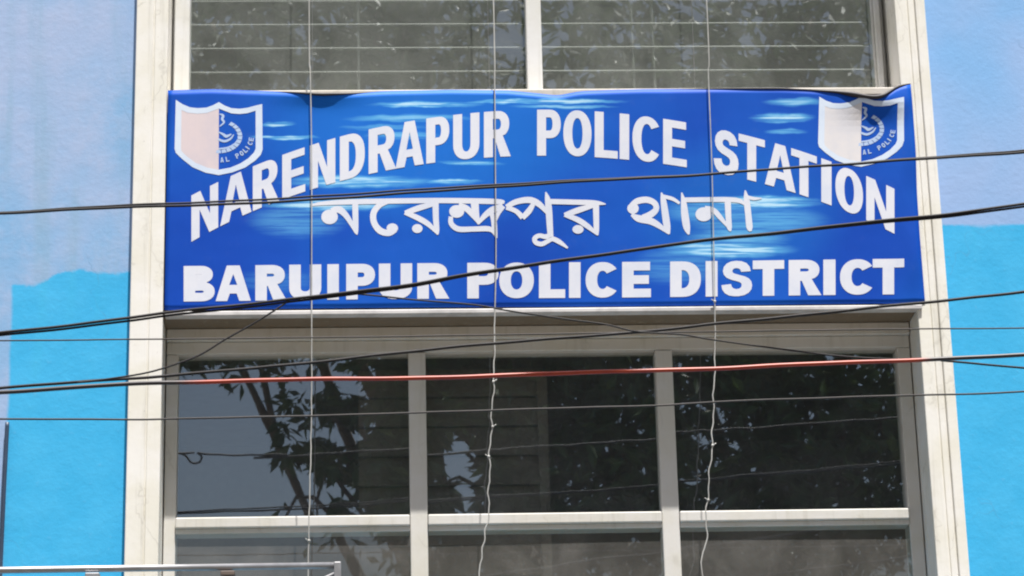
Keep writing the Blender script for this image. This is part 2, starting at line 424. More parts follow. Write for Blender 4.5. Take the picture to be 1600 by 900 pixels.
for a, b in ((gl, mx[0] - 0.036), (mx[0] + 0.036, mx[1] - 0.036), (mx[1] + 0.036, gr)):
    bm = newbm(); box(bm, a + 0.0005, b - 0.0005, YF - 0.015, 0.24, rb, rt, 0.005); box(bm, a + 0.001, b - 0.001, YF - 0.004, 0.239, rb - 0.020, rb - 0.0005, 0.003)
    part('transom', bm, M['framelow'], WL)
def pane(x0, x1, z0, z1, y, mat, tilt, name='pane', parent=None):
    bm = newbm()
    c = Vector(((x0 + x1) / 2, y, (z0 + z1) / 2))
    vs = [bm.verts.new(v) for v in ((x0, y, z0), (x1, y, z0), (x1, y, z1), (x0, y, z1))]
    bm.faces.new(vs)
    R = Matrix.Translation(c) @ Matrix.Rotation(radians(tilt[0]), 4, 'X') @ Matrix.Rotation(radians(tilt[1]), 4, 'Z') @ Matrix.Translation(-c)
    bmesh.ops.transform(bm, matrix=R, verts=bm.verts)
    return part(name, bm, mat, parent, fix=False)
cols = ((gl, mx[0] - 0.035), (mx[0] + 0.035, mx[1] - 0.035), (mx[1] + 0.035, gr))
for i, (a, b) in enumerate(cols):
    pane(a - 0.004, b + 0.004, rt - 0.004, zh2 + 0.004, YG, M['glass_mid'], ((0.1, -0.1, 0.05)[i], (0.05, -0.1, 0.12)[i]), 'pane', WL)
    pane(a - 0.004, b + 0.004, 2.955, rb + 0.004, YF + 0.014, M['glass_low'], ((1.1, 0.9, 1.0)[i], (0.1, -0.15, 0.1)[i]), 'pane', WL)
# slatted shutter just inside
bm = newbm()
sx0, sx1 = X(560, 650, 0.36), X(851, 650, 0.36)
z = 3.0
while z < zh2 - 0.05:
    t = 0.125
    vs = [bm.verts.new(v) for v in ((sx0, 0.345, z), (sx1, 0.345, z), (sx1, 0.37, z + t - 0.004), (sx0, 0.37, z + t - 0.004))]
    f = bm.faces.new(vs); r = bmesh.ops.extrude_face_region(bm, geom=[f])
    bmesh.ops.translate(bm, vec=(0, 0.012, 0), verts=[v for v in r['geom'] if isinstance(v, bmesh.types.BMVert)])
    z += t
box(bm, sx1 - 0.03, sx1 + 0.012, 0.34, 0.40, 2.96, zh2 - 0.03)
part('shutter', bm, M['shutter'], WL)

# upper window
ul, ur = X(296, 70, YF), X(1366, 70, YF)
um0, um1 = X(822.5, 70, YF), X(846.5, 70, YF)
zb = zu
bm = newbm()
box(bm, X(272, 70, YF), ul, YF, 0.26, zb - 0.01, ZT - 0.002, 0.006)
box(bm, xl1 + 0.001, X(272, 70, YF) - 0.004, YF + 0.04, 0.27, zb - 0.01, ZT - 0.002, 0.004)
box(bm, X(1370, 70, YF), X(1378, 70, YF), YF, 0.26, zb - 0.01, ZT - 0.002, 0.003)
box(bm, ur, X(1370, 70, YF) - 0.001, YF + 0.03, 0.25, zb - 0.01, ZT - 0.002, 0.002)
box(bm, X(1378, 70, YF) + 0.001, xr0 - 0.001, YF + 0.05, 0.25, zb - 0.01, ZT - 0.002, 0.004)
box(bm, X(272, 70, YF), xr0 - 0.002, YF + 0.01, 0.255, zb - 0.011, zb + 0.006, 0.003)
WU = part('window', bm, M['frame'], B)
bm = newbm(); box(bm, um0, um1, YF - 0.005, 0.26, zb + 0.007, ZT - 0.003, 0.006); part('mullion', bm, M['frame'], WU)
pane(ul - 0.003, um0 + 0.003, zb, ZT, YG, M['glass_up'], (0.2, 0.1), 'pane', WU)
pane(um1 - 0.003, ur + 0.003, zb, ZT, YG, M['glass_up'], (-0.1, -0.25), 'pane', WU)
bm = newbm()
dz = Z(850, 75, 0.24) - Z(850, 112, 0.24)
z = Z(850, 112, 0.24)
while z < ZT:
    tube(bm, [Vector((ul - 0.01, 0.235, z)), Vector((ur + 0.01, 0.235, z))], 0.0042, 6); z += dz
for p in (988, 1020, 560):
    tube(bm, [Vector((X(p, 70, 0.26), 0.246, zb)), Vector((X(p, 70, 0.26), 0.246, ZT))], 0.006, 6)
part('grille', bm, M['bar'], WU)

# ------------------------------------------------------------------ lettering shapes (outlines drawn by hand)
def arc(cx, cy, rx, ry, a0, a1, n=14, e=1.0):
    o = []
    for i in range(n + 1):
        a = radians(a0 + (a1 - a0) * i / n); c, s = cos(a), sin(a)
        o.append((cx + rx * math.copysign(abs(c) ** e, c), cy + ry * math.copysign(abs(s) ** e, s)))
    return o
def faces_poly(outer, holes=()):
    loops = [[Vector((x, y, 0)) for x, y in outer]] + [[Vector((x, y, 0)) for x, y in h] for h in holes]
    flat = [p for l in loops for p in l]
    return [[(flat[i].x, flat[i].y) for i in t] for t in tessellate_polygon(loops)]
def ribbon(pts, n=6, wide=1.14):
    """stroke of varying width: (x, y, width)"""
    q = catmull([(a, b, c) for a, b, c in pts], n) if len(pts) > 2 else [Vector(p) for p in pts]
    L, R = [], []
    for i, p in enumerate(q):
        t = Vector((q[min(i + 1, len(q) - 1)].x - q[max(i - 1, 0)].x, q[min(i + 1, len(q) - 1)].y - q[max(i - 1, 0)].y))
        if t.length < 1e-6: t = Vector((1, 0))
        t.normalize(); nn = Vector((-t.y, t.x)) * max(p.z * wide, 1) / 2
        L.append((p.x + nn.x, p.y + nn.y)); R.append((p.x - nn.x, p.y - nn.y))
    fs = [[L[i], L[i + 1], R[i + 1], R[i]] for i in range(len(q) - 1)]
    return fs
def disc(x, y, rx, ry=None):
    return [arc(x, y, rx, ry or rx, 0, 342, 19)]
def glyph(ch, w, h, t, v):
    if ch == 'I': return [[(0, 0), (w, 0), (w, h), (0, h)]]
    if ch == 'L': return faces_poly([(0, 0), (w, 0), (w, v), (t, v), (t, h), (0, h)])
    if ch == 'T': return faces_poly([(w / 2 - t / 2, 0), (w / 2 + t / 2, 0), (w / 2 + t / 2, h - v), (w, h - v), (w, h), (0, h), (0, h - v), (w / 2 - t / 2, h - v)])
    if ch == 'E':
        a = h * 0.5
        return faces_poly([(0, 0), (w, 0), (w, v), (t, v), (t, a - v * .5), (w * .93, a - v * .5), (w * .93, a + v * .5), (t, a + v * .5), (t, h - v), (w * .97, h - v), (w * .97, h), (0, h)])
    if ch == 'N':
        return faces_poly([(0, 0), (t * .92, 0), (t * .92, h * .60), (w - t, 0), (w, 0), (w, h), (w - t * .92, h), (w - t * .92, h * .40), (t, h), (0, h)])
    if ch == 'A':
        c = t * .56
        return faces_poly([(0, 0), (t, 0), (t + w * .075, h * .21), (w - t - w * .075, h * .21), (w - t, 0), (w, 0), (w / 2 + c, h), (w / 2 - c, h)],
                          [[(w / 2, h * .76), (w / 2 - w * .115, h * .21 + v), (w / 2 + w * .115, h * .21 + v)]])
    if ch == 'U':
        k = h * .34
        return faces_poly([(0, h)] + arc(w / 2, k, w / 2, k, 180, 360, 16, .9) + [(w, h), (w - t, h)] + arc(w / 2, k, w / 2 - t, k - v, 360, 180, 14, .9) + [(t, h)])
    if ch == 'D':
        return faces_poly([(0, 0)] + arc(w * .38, h / 2, w * .62, h / 2, -90, 90, 18, .85) + [(0, h)],
                          [[(t, v)] + arc(w * .38, h / 2, w * .62 - t, h / 2 - v, -90, 90, 14, .85) + [(t, h - v)]])
    if ch == 'O':
        return faces_poly(arc(w / 2, h / 2, w / 2, h / 2, 0, 352, 40, .92), [arc(w / 2, h / 2, w / 2 - t, h / 2 - v, 0, 350, 32, .92)])
    if ch == 'C':
        c = w * .53
        return faces_poly(arc(c, h / 2, c, h / 2, 36, 324, 30, .92) + arc(c, h / 2, c - t, h / 2 - v, 318, 42, 26, .92))
    if ch == 'P':
        ry = h * .31; rx = w * .46
        return faces_poly([(0, 0), (t, 0), (t, h - 2 * ry)] + arc(w - rx, h - ry, rx, ry, -90, 90, 14, .9) + [(0, h)],
                          [[(t, h - 2 * ry + v)] + arc(w - rx, h - ry, rx - t * .92, ry - v, -90, 90, 10, .9) + [(t, h - v)]])
    if ch == 'R':
        ry = h * .285; rx = w * .42; c = w * .94 - rx
        return faces_poly([(0, 0), (t, 0), (t, h * .41), (w * .40, h * .41), (w - t * 1.15, 0), (w, 0), (w * .70, h * .46)] + arc(c, h - ry, rx, ry, -52, 90, 12, .9) + [(0, h)],
                          [[(t, h - 2 * ry + v)] + arc(c, h - ry, rx - t * .92, ry - v, -90, 90, 10, .9) + [(t, h - v)]])
    if ch == 'B':
        r1, r2 = w * .40, w * .44
        return faces_poly([(0, 0)] + arc(w - r2, h * .272, r2, h * .272, -90, 68, 12, .9) + arc(w * .94 - r1, h * .755, r1, h * .245, -62, 90, 12, .9) + [(0, h)],
                          [[(t, v)] + arc(w - r2, h * .272, r2 - t * .95, h * .272 - v * .98, -90, 90, 8, .9) + [(t, h * .544 - v)],
                           [(t, h * .51 + v)] + arc(w * .94 - r1, h * .755, r1 - t * .95, h * .245 - v, -90, 90, 8, .9) + [(t, h - v)]])
    if ch == 'S':
        o = [(.955, .70), (.92, .83), (.82, .93), (.66, .985), (.49, 1.0), (.31, .98), (.17, .92), (.08, .83), (.05, .715), (.08, .61), (.17, .525), (.32, .465), (.50, .425), (.60, .395), (.655, .355), (.66, .30),
             (.64, .25), (.58, .215), (.49, .20), (.395, .22), (.34, .265), (.315, .345), (0, .315), (.03, .19), (.11, .09), (.24, .025), (.41, 0), (.56, 0), (.75, .03), (.89, .095), (.975, .19), (1.0, .30), (.975, .41),
             (.90, .495), (.77, .555), (.58, .60), (.44, .635), (.375, .665), (.355, .71), (.375, .755), (.42, .785), (.49, .795), (.57, .78), (.62, .745), (.64, .685)]
        return faces_poly([(x * w, y * h) for x, y in o])

def interp(tab, x):
    for (a, b), (c, d) in zip(tab, tab[1:]):
        if x <= c or (c, d) == tab[-1]:
            return b + (d - b) * (x - a) / (c - a)
def smooth_tab(tab, lo, hi, deg=4):
    """least squares polynomial through a hand measured curve"""
    xs = [(x - 850) / 550 for x, _ in tab]; n = deg + 1
    A = [[sum(x ** (i + j) for x in xs) for j in range(n)] for i in range(n)]
    b = [sum(y * x ** i for x, (_, y) in zip(xs, tab)) for i in range(n)]
    for i in range(n):
        p = max(range(i, n), key=lambda r: abs(A[r][i])); A[i], A[p] = A[p], A[i]; b[i], b[p] = b[p], b[i]
        for r in range(i + 1, n):
            f = A[r][i] / A[i][i]
            for c in range(i, n): A[r][c] -= f * A[i][c]
            b[r] -= f * b[i]
    c = [0] * n
    for i in reversed(range(n)): c[i] = (b[i] - sum(A[i][j] * c[j] for j in range(i + 1, n))) / A[i][i]
    return lambda X_: sum(k * ((X_ - 850) / 550) ** i for i, k in enumerate(c))
TOP = smooth_tab([(299, 303), (341, 285), (393, 264), (440, 244), (484, 228), (531, 215), (576, 203), (640, 190), (680, 181), (728, 176), (776, 173.5), (857, 173.5), (902, 175), (946, 178), (1009, 184),
       (1054, 191), (1134, 204), (1175, 215), (1219, 225), (1255, 235), (1290, 248), (1326, 264), (1375, 286), (1397, 298)], 0, 0)
BOT = smooth_tab([(299, 374), (335, 360), (387, 337), (435, 315), (477, 300), (524, 287), (570, 274), (618, 262), (662, 256), (684, 253), (728, 248), (776, 245), (857, 244), (902, 247),
       (946, 250), (1009, 256), (1054, 261), (1134, 271), (1195, 287), (1243, 299), (1290, 316), (1326, 334), (1352, 346), (1397, 367)], 0, 0)

# ------------------------------------------------------------------ the sign
YS = -0.045
def wave(px, py):
    """how far the slack vinyl stands out from its frame (metres towards the street)"""
    e = max(0.0, py - 132)
    w = 0.002 * (1 + sin(px / 62.0)) * exp(-e / 60.0)
    w += 0.004 * (1 + sin(px / 120.0 + py / 170.0))
    w += 0.024 * exp(-((px - 1372) / 46) ** 2 - ((py - 158) / 24) ** 2)
    w += 0.012 * exp(-((px - 500) / 60) ** 2 - ((py - 146) / 14) ** 2)
    w += 0.010 * exp(-((px - 1428) / 14) ** 2) * (0.6 + 0.4 * sin(py / 28.0))
    return w
def onsign(px, py, lift=0.0):
    p = at(px, py, YS); p.y = YS - wave(px, py) - lift
    return p
TOPE = [(262, 142), (300, 140.5), (330, 139.5), (400, 142), (450, 144.5), (500, 149), (540, 147.5), (600, 143), (700, 141), (790, 142.5), (835, 147), (870, 151), (905, 144), (1000, 140),
        (1130, 138), (1220, 138), (1268, 140.5), (1309, 144), (1336, 150), (1358, 155), (1372, 156), (1384, 150), (1395, 140), (1407, 134), (1424, 131)]
def top_edge(x):
    return sum(interp(TOPE, min(max(x + d, 262), 1424)) for d in (-8, -4, 0, 4, 8)) / 5
def left_edge(y): return 262.5 - (y - 142) * 0.0165
def right_edge(y): return interp([(131, 1422), (183, 1426), (244, 1430), (300, 1432), (375, 1436.5), (462, 1444), (486, 1446)], y)
def bot_edge(x): return 484.5 - (x - 258) * 0.0085
SG = thing('sign_board', at(850, 486, YS), 'large blue police station banner in English and Bengali lettering hung between the white pilasters', 'sign')
bm = newbm(); uvl = bm.loops.layers.uv.new('UVMap')
NX, NY = 150, 40
grid = []; uvs = {}
for j in range(NY + 1):
    row = []
    for i in range(NX + 1):
        s, t = i / NX, j / NY
        x = 262 + (1422 - 262) * s
        y0, y1 = top_edge(x), bot_edge(x)
        y = y0 + (y1 - y0) * t
        xa, xb = left_edge(y), right_edge(y)
        x = xa + (xb - xa) * s
        v = bm.verts.new(onsign(x, y)); uvs[v] = (x / 1000, y / 1000); row.append(v)
    grid.append(row)
for j in range(NY):
    for i in range(NX):
        f = bm.faces.new((grid[j][i], grid[j + 1][i], grid[j + 1][i + 1], grid[j][i + 1]))
        for l in f.loops: l[uvl].uv = uvs[l.vert]
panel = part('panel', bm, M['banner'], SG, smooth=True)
md = panel.modifiers.new('thickness', 'SOLIDIFY'); md.thickness = 0.003; md.offset = -1
def sheet(name, shapes, mat, lift, warp=None, parent=SG, step=9.0):
    bm = newbm()
    for k, (faces, off) in enumerate(shapes):
        sub = newbm()
        for f in faces:
            vs = [sub.verts.new((x, y, 0)) for x, y in f]
            try: sub.faces.new(vs)
            except ValueError: pass
        bmesh.ops.remove_doubles(sub, verts=sub.verts, dist=0.02)
        xs = [v.co.x for v in sub.verts]; ys = [v.co.y for v in sub.verts]
        g = math.ceil(min(xs) / step) * step
        while g < max(xs):
            bmesh.ops.bisect_plane(sub, geom=sub.verts[:] + sub.edges[:] + sub.faces[:], plane_co=(g, 0, 0), plane_no=(1, 0, 0)); g += step
        g = math.ceil(min(ys) / step) * step
        while g < max(ys):
            bmesh.ops.bisect_plane(sub, geom=sub.verts[:] + sub.edges[:] + sub.faces[:], plane_co=(0, g, 0), plane_no=(0, 1, 0)); g += step
        mp = {}
        for v in sub.verts:
            x, y = (v.co.x, v.co.y) if warp is None else warp(k, v.co.x, v.co.y)
            mp[v] = bm.verts.new(onsign(x, y, lift + off))
        for f in sub.faces: bm.faces.new([mp[v] for v in f.verts])
        sub.free()
    for f in bm.faces:
        f.normal_update()
        if f.normal.y > 0: f.normal_flip()
    return part(name, bm, mat, parent, smooth=False, fix=False)

L1 = [('N', 299, 341), ('A', 344, 393), ('R', 395, 436), ('E', 441, 477), ('N', 484, 524), ('D', 531, 570), ('R', 576, 619), ('A', 618, 662), ('P', 666, 702), ('U', 708, 749), ('R', 756, 798),
      ('P', 839, 876), ('O', 880, 924), ('L', 929, 965), ('I', 968, 983), ('C', 988, 1031), ('E', 1036, 1073), ('S', 1115, 1154), ('T', 1154, 1195), ('A', 1195, 1243), ('T', 1236, 1276), ('I', 1283, 1299), ('O', 1305, 1348), ('N', 1353, 1397)]
shp = []; base = []
for ch, a, b in L1:
    shp.append(([[(x, y) for x, y in f] for f in glyph(ch, b - a, 72.0, 14.0 if ch != 'I' else 15, 12.0)], 0.0002 * (ch == 'A'))); base.append(a)
def warp1(k, x, y):
    px = base[k] + x
    b, t = BOT(px), TOP(px)
    return px, b + (t - b) * y / 72.0
for i, sh in enumerate(shp): sheet('letter', [sh], M['letter'], 0.0009, lambda k, x, y, i=i: warp1(i, x, y))
L3 = [('B', 287, 335.5), ('A', 337, 392), ('R', 399, 448), ('U', 452, 502), ('I', 511.5, 529.5), ('P', 541, 586), ('U', 592, 644), ('R', 652, 702), ('P', 730, 779), ('O', 780, 834), ('L', 842, 883), ('I', 889, 907),
      ('C', 915, 965), ('E', 972, 1017), ('D', 1047, 1095), ('I', 1102.5, 1121), ('S', 1127, 1175), ('T', 1176, 1225), ('R', 1232, 1283), ('I', 1286, 1305), ('C', 1312, 1364), ('T', 1363, 1412)]
shp3 = []; base3 = []
for ch, a, b in L3:
    shp3.append((glyph(ch, b - a, 55.5, 18.0, 13.5), 0.0)); base3.append(a)
def warp3(k, x, y):
    px = base3[k] + x
    t = 416 - (px - 287) * 0.0093
    return px, t + 55.3 - y
for i, sh in enumerate(shp3): sheet('letter', [sh], M['letter'], 0.0009, lambda k, x, y, i=i: warp3(i, x, y))

# the Bengali line, stroke by stroke (quarter pixel units, origin at 470,280)
def s7(pts): return [(p[0] + 1480,) + tuple(p[1:]) for p in pts]
BEN = [
    ribbon([(60, 166, 8), (130, 154, 20), (300, 145, 28), (600, 140, 29), (900, 138, 29), (1220, 144, 29), (1272, 152, 14)]),
    # na
    disc(180, 238, 52, 46), ribbon([(190, 200, 30), (238, 192, 38), (280, 226, 32), (318, 285, 24), (345, 340, 12)]), ribbon([(340, 150, 32), (342, 250, 32), (345, 320, 26), (352, 350, 6)]),
    # e-kar
    ribbon([(545, 148, 16), (490, 168, 30), (455, 215, 34), (458, 275, 34), (495, 325, 36), (550, 340, 34), (590, 318, 32)]), disc(572, 310, 36, 30),
    # ra
    ribbon([(838, 158, 22), (745, 182, 32), (652, 216, 26)]), ribbon([(650, 212, 24), (730, 246, 30), (800, 288, 28), (858, 350, 10)]), ribbon([(842, 150, 34), (844, 250, 32), (850, 320, 28), (857, 350, 8)]), disc(728, 313, 33, 28),
    # ndra
    disc(974, 206, 47, 40), ribbon([(985, 172, 34), (1032, 186, 34), (1075, 228, 30), (1116, 282, 16)]), ribbon([(1086, 150, 44), (1092, 205, 38), (1112, 285, 14)]),
    ribbon([(1106, 284, 14), (1150, 232, 30), (1200, 195, 36), (1262, 172, 26)]), ribbon([(1185, 200, 22), (1205, 260, 30), (1212, 330, 28), (1224, 372, 8)]), ribbon([(1266, 172, 26), (1236, 215, 22), (1216, 262, 16)]),
    ribbon([(938, 238, 24), (940, 282, 28), (985, 316, 30), (1080, 316, 28), (1180, 316, 28), (1214, 352, 10)]),
    # pu
    ribbon([(1284, 178, 26), (1345, 146, 30), (1430, 134, 34), (1492, 162, 32), (1540, 215, 18)]), ribbon([(1284, 180, 26), (1345, 204, 26), (1386, 244, 30)]), ribbon([(1384, 246, 28), (1424, 204, 32), (1452, 160, 24)]),
    ribbon([(1530, 84, 6), (1542, 130, 30), (1550, 200, 36), (1556, 300, 34), (1562, 376, 30)]),
    ribbon(s7([(82, 350, 28), (50, 362, 26), (10, 356, 24), (-18, 372, 26), (-12, 398, 26), (24, 408, 26), (60, 392, 24), (92, 376, 26), (135, 394, 26), (188, 432, 10)])),
    ribbon(s7([(60, 143, 28), (220, 146, 28), (360, 150, 26), (425, 158, 6)])),
    # ra
    ribbon(s7([(360, 164, 20), (260, 194, 32), (168, 228, 26)])), ribbon(s7([(168, 224, 24), (250, 256, 30), (315, 298, 28), (376, 350, 10)])), ribbon(s7([(364, 150, 34), (366, 250, 32), (368, 320, 28), (376, 352, 8)])), disc(1480 + 252, 316, 35, 27),
    # tha
    disc(1480 + 596, 184, 36, 34), ribbon(s7([(585, 165, 26), (625, 138, 34), (685, 130, 34), (732, 152, 32), (740, 190, 32), (705, 222, 36), (655, 238, 26)])),
    ribbon(s7([(586, 222, 16), (630, 246, 38), (705, 262, 38), (760, 292, 30), (820, 340, 10)])),
    ribbon(s7([(773, 84, 6), (785, 130, 30), (798, 220, 38), (810, 300, 36), (822, 344, 10)])), ribbon(s7([(785, 108, 20), (845, 124, 20), (888, 152, 14)])),
    ribbon(s7([(900, 84, 6), (912, 140, 28), (920, 220, 40), (932, 300, 38), (945, 346, 10)])),
    # na
    ribbon(s7([(912, 130, 26), (1060, 128, 27), (1190, 128, 27), (1262, 136, 24), (1305, 166, 10)])), disc(1480 + 1038, 220, 52, 44), ribbon(s7([(1045, 186, 34), (1098, 194, 28), (1140, 238, 26), (1205, 318, 8)])),
    ribbon(s7([(1188, 136, 34), (1192, 230, 32), (1198, 300, 28), (1206, 326, 8)])), ribbon(s7([(1297, 70, 6), (1306, 130, 32), (1316, 220, 34), (1324, 300, 34), (1332, 326, 12)])), ribbon(s7([(1300, 108, 16), (1350, 122, 18), (1400, 120, 6)])),
]
NW = next(i for i, fs in enumerate(BEN) if min(x for f in fs for x, _ in f) > 1990)
for word in (BEN[:NW], BEN[NW:]):
    sheet('word', [([[(470 + x / 4, 280 + y / 4) for x, y in f] for f in fs], 0.00002 * i) for i, fs in enumerate(word)], M['letter'], 0.0009)

# crests
OUT = [(82, 108), (150, 152), (225, 182), (300, 190), (390, 184), (455, 160), (515, 128), (572, 162), (640, 188), (720, 194), (800, 184), (880, 162), (950, 146), (954, 600), (935, 655), (880, 712), (780, 782), (650, 832), (512, 860),
       (380, 836), (250, 782), (150, 704), (82, 640), (70, 600)]
INN = [(140, 210), (200, 236), (300, 246), (390, 238), (460, 214), (515, 192), (570, 214), (640, 240), (720, 246), (800, 238), (884, 212), (884, 592), (868, 630), (810, 690), (730, 742), (630, 784), (512, 806),
       (400, 786), (280, 738), (190, 672), (140, 622), (134, 590)]
def crest(cx, cy, kx, ky, sk, patch):
    def mp(x, y): return cx + (x - 512) * kx, cy + (y - 490) * ky + (x - 512) * sk
    mapf = lambda fs: [[mp(x, y) for x, y in f] for f in fs]
    em = sheet('emblem', [(mapf(faces_poly(OUT, [INN])), 0)], M['crest'], 0.0009)
    half = [p for p in INN if p[0] < 500]
    lh = [(515, 192)] + [(512, 806)] + [p for p in INN[17:]] + INN[:5]
    sheet('faded_patch', [(mapf(faces_poly(lh)), 0)], patch, 0.0006, parent=em)
    ring = []
    c = (512, 470)
    for i in range(11):                                    # the ring of small ornaments
        a0, a1 = 58 - i * 14.2, 58 - i * 14.2 - 12.4
        ring.append([(c[0] + r * 1.0 * cos(radians(a)), c[1] - r * .72 * sin(radians(a))) for r, a in ((190, a0), (238, a0), (238, a1), (196, a1))])
    shapes = [(mapf(ring), 0)]
    shapes.append((mapf(ribbon([(520, 246, 10), (556, 262, 36), (548, 300, 34), (566, 330, 26), (522, 372, 14)], 6, 0.72)), 0.0001))
    shapes.append((mapf(ribbon([(505, 424, 10), (560, 452, 34), (590, 470, 40), (640, 448, 16)], 6, 0.72)), 0.0001))
    shapes.append((mapf(ribbon([(508, 500, 30), (570, 520, 34), (630, 496, 26), (664, 452, 14)], 6, 0.72)), 0.0002))
    shapes.append((mapf(ribbon([(514, 596, 22), (600, 584, 24), (668, 548, 20), (704, 500, 10)], 6, 0.72)), 0.0001))
    txt = 'AL POLICE'
    for i, ch in enumerate(txt):                           # curved motto under the ring
        if ch == ' ': continue
        a = radians(-84 + i * 9.6)
        q = Vector((512 + 330 * cos(a), 470 - 238 * sin(a)))
        tdir = Vector((330 * -sin(a), -238 * cos(a))).normalized(); ndir = Vector((-tdir.y, tdir.x)) * -1
        fs = glyph(ch, 34 if ch != 'I' else 12, 50.0, 11.0, 10.0)
        o = q - ndir * 0
        shapes.append((mapf([[(q.x + tdir.x * (x - 17) + ndir.x * -(y - 25) * -1, q.y + tdir.y * (x - 17) + ndir.y * (y - 25)) for x, y in f] for f in fs]), 0.0003))
    sheet('motto', shapes, M['motto'], 0.0007, parent=em, step=30)
crest(262 + 512 / 6.43, 140 + 490 / 6.43, 1 / 6.43, 1 / 6.43, 0.004 / 6.43, M['patch'])
crest(1345, 206.5, 0.1515, 0.148, -0.004, M['patchw'])

bm = newbm()
pts = []
tp = [Vector(onsign(x, top_edge(x) + 0.6, 0.004 * exp(-((x - 1345) / 50) ** 2) - 0.002)) for x in range(264, 1423, 6)]
xs = list(range(264, 1423, 6))
def hr(t):
    x = 264 + t * 1158
    return 0.0022 + 0.0045 * exp(-((x - 505) / 40) ** 2) + 0.0085 * exp(-((x - 1345) / 44) ** 2) * (1 + 0.25 * sin(x / 7.0)) + 0.003 * exp(-((x - 1200) / 90) ** 2) + 0.002 * exp(-((x - 1400) / 12) ** 2)
tube(bm, tp, hr, 8)
part('hem', bm, M['hem'], SG, smooth=True)
bm = newbm()
xa, xb = X(258, 484, YS), X(1440, 482, YS)
za = Z(850, 486.5, YS - 0.012) ; zb2 = Z(850, 479.0, YS - 0.012)
n = 30
a = onsign(257, 484.5); b = onsign(1445, 474.5)
zc = Z(850, 483, YS)
box(bm, xa, xb, YS - 0.016, -0.012, zc - 0.019, zc + 0.0, 0.003)
part('edge_strip', bm, M['alu'], SG)
bm = newbm()
zt2 = Z(850, 165, YS)
for z in (zc + 0.02, (zc + zt2) / 2, zt2 - 0.04): box(bm, xa + 0.01, xb - 0.02, -0.032, -0.004, z, z + 0.03)
for i in range(6):
    x = xa + 0.012 + (xb - xa - 0.065) * i / 5
    box(bm, x, x + 0.03, -0.031, -0.003, zc + 0.05, zt2 - 0.041)
part('support_frame', bm, M['back'], SG)

# ------------------------------------------------------------------ cables across the street front
def run(pts, Y, ext=9.0, sag=0.02, left=True):
    """traced points carried to the vertical plane Y and prolonged past both ends"""
    w = [at(x, y, Y) for x, y in pts]
    a, b = w[0], w[-1]
    da = (w[0] - w[1]).normalized(); db = (w[-1] - w[-2]).normalized()
    ks = [i * 0.35 for i in range(1, int(ext / 0.35) + 1)]
    pre = [a + da * k + Vector((0, 0, sag * k * k)) for k in reversed(ks)] if left else []
    post = [b + db * k + Vector((0, 0, sag * k * k)) for k in ks]
    return catmull(pre + w + post, 6)
def jitter(pts, amp, seed):
    r = random.Random(seed)
    ph = [r.uniform(0, 6.28) for _ in range(4)]
    return [p + Vector((0, 0, amp * (sin(p.x * 5.1 + ph[0]) + 0.6 * sin(p.x * 11.7 + ph[1]) + 0.4 * sin(p.x * 23 + ph[2])))) for p in pts]
CG = 'overhead cables strung across the front of the building'
def cable(pts, Y, r, mat, label, group=CG, ext=9.0, seed=1, amp=0.0016, twin=None, left=True):
    bm = newbm()
    c = jitter(run(pts, Y, ext, left=left), amp, seed)
    tube(bm, c, r, 8)
    if twin:
        d = [p + Vector((0, 0.004, twin * (1.15 + 0.8 * sin(p.x * 2.1 + seed)))) for p in c]; tube(bm, d, r * 0.8, 8)
    return solo('overhead_cable', bm, mat, label, 'cable', group)
cable([(0, 333), (120, 328), (250, 322.5), (400, 317), (500, 310.5), (620, 303), (700, 298), (850, 287.5), (1000, 278), (1110, 271.5), (1250, 261.5), (1340, 256), (1440, 249), (1520, 243), (1600, 237)], -2.0, 0.0046, M['black'],
      'topmost black cable, crossing the arched English lettering of the blue banner', seed=2, twin=0.0065)
cable([(0, 521), (100, 509), (200, 496.5), (260, 488), (350, 478), (430, 470), (560, 456), (640, 445), (730, 429), (820, 415), (900, 402), (1000, 389), (1100, 375.5), (1250, 360), (1350, 348), (1440, 338), (1520, 329), (1600, 318)], -2.4, 0.0047, M['black'],
      'black cable rising from under BARUIPUR to cross the end of the arched lettering', seed=3, twin=-0.0045)
cable([(0, 607), (100, 599), (200, 591), (300, 583), (420, 573), (540, 561), (650, 549.5), (760, 537), (900, 526), (1000, 518), (1100, 508), (1200, 499), (1350, 482), (1450, 472), (1520, 464), (1600, 455)], -2.2, 0.0050, M['black'],
      'black cable rising across the shaded window head to the lower right corner of the banner', seed=4)
cable([(0, 612.5), (100, 606), (200, 600), (300, 597.5), (400, 595), (500, 592.5), (600, 591), (700, 589.5), (800, 586), (900, 582.5), (1000, 580), (1100, 577), (1200, 571.5), (1300, 567), (1440, 562), (1520, 559), (1600, 555)], -2.3, 0.0068, M['red'],
      'red cable, thickest of all, stretched across the top of the lower window panes', seed=5, amp=0.001)
cable([(0, 532), (200, 530.5), (400, 528.5), (650, 525), (850, 522), (1040, 519), (1180, 517), (1340, 515), (1460, 514), (1600, 512.5)], -1.7, 0.0026, M['grey'],
      'very thin grey cable running level just below the bottom edge of the banner', seed=6, amp=0.0005)
cable([(0, 655), (200, 655), (270, 654), (430, 651), (600, 647), (760, 641), (900, 637), (1040, 633), (1150, 627), (1340, 620), (1440, 617), (1520, 615), (1600, 612)], -1.9, 0.0032, M['grey'],
      'lowest thin grey cable, crossing the window panes below the red one', seed=7, amp=0.0008)
cable([(1470, 563), (1510, 566), (1550, 570), (1600, 574)], -2.25, 0.0036, M['black'],
      'short black cable parting from the red cable over the cyan wall on the right', ext=6, seed=8, left=False)
def loose(pts, Y, r, mat, label, seed):
    bm = newbm(); tube(bm, jitter(catmull([at(x, y, Y) for x, y in pts], 8), 0.001, seed), r, 6)
    return solo('overhead_cable', bm, mat, label, 'cable', CG)
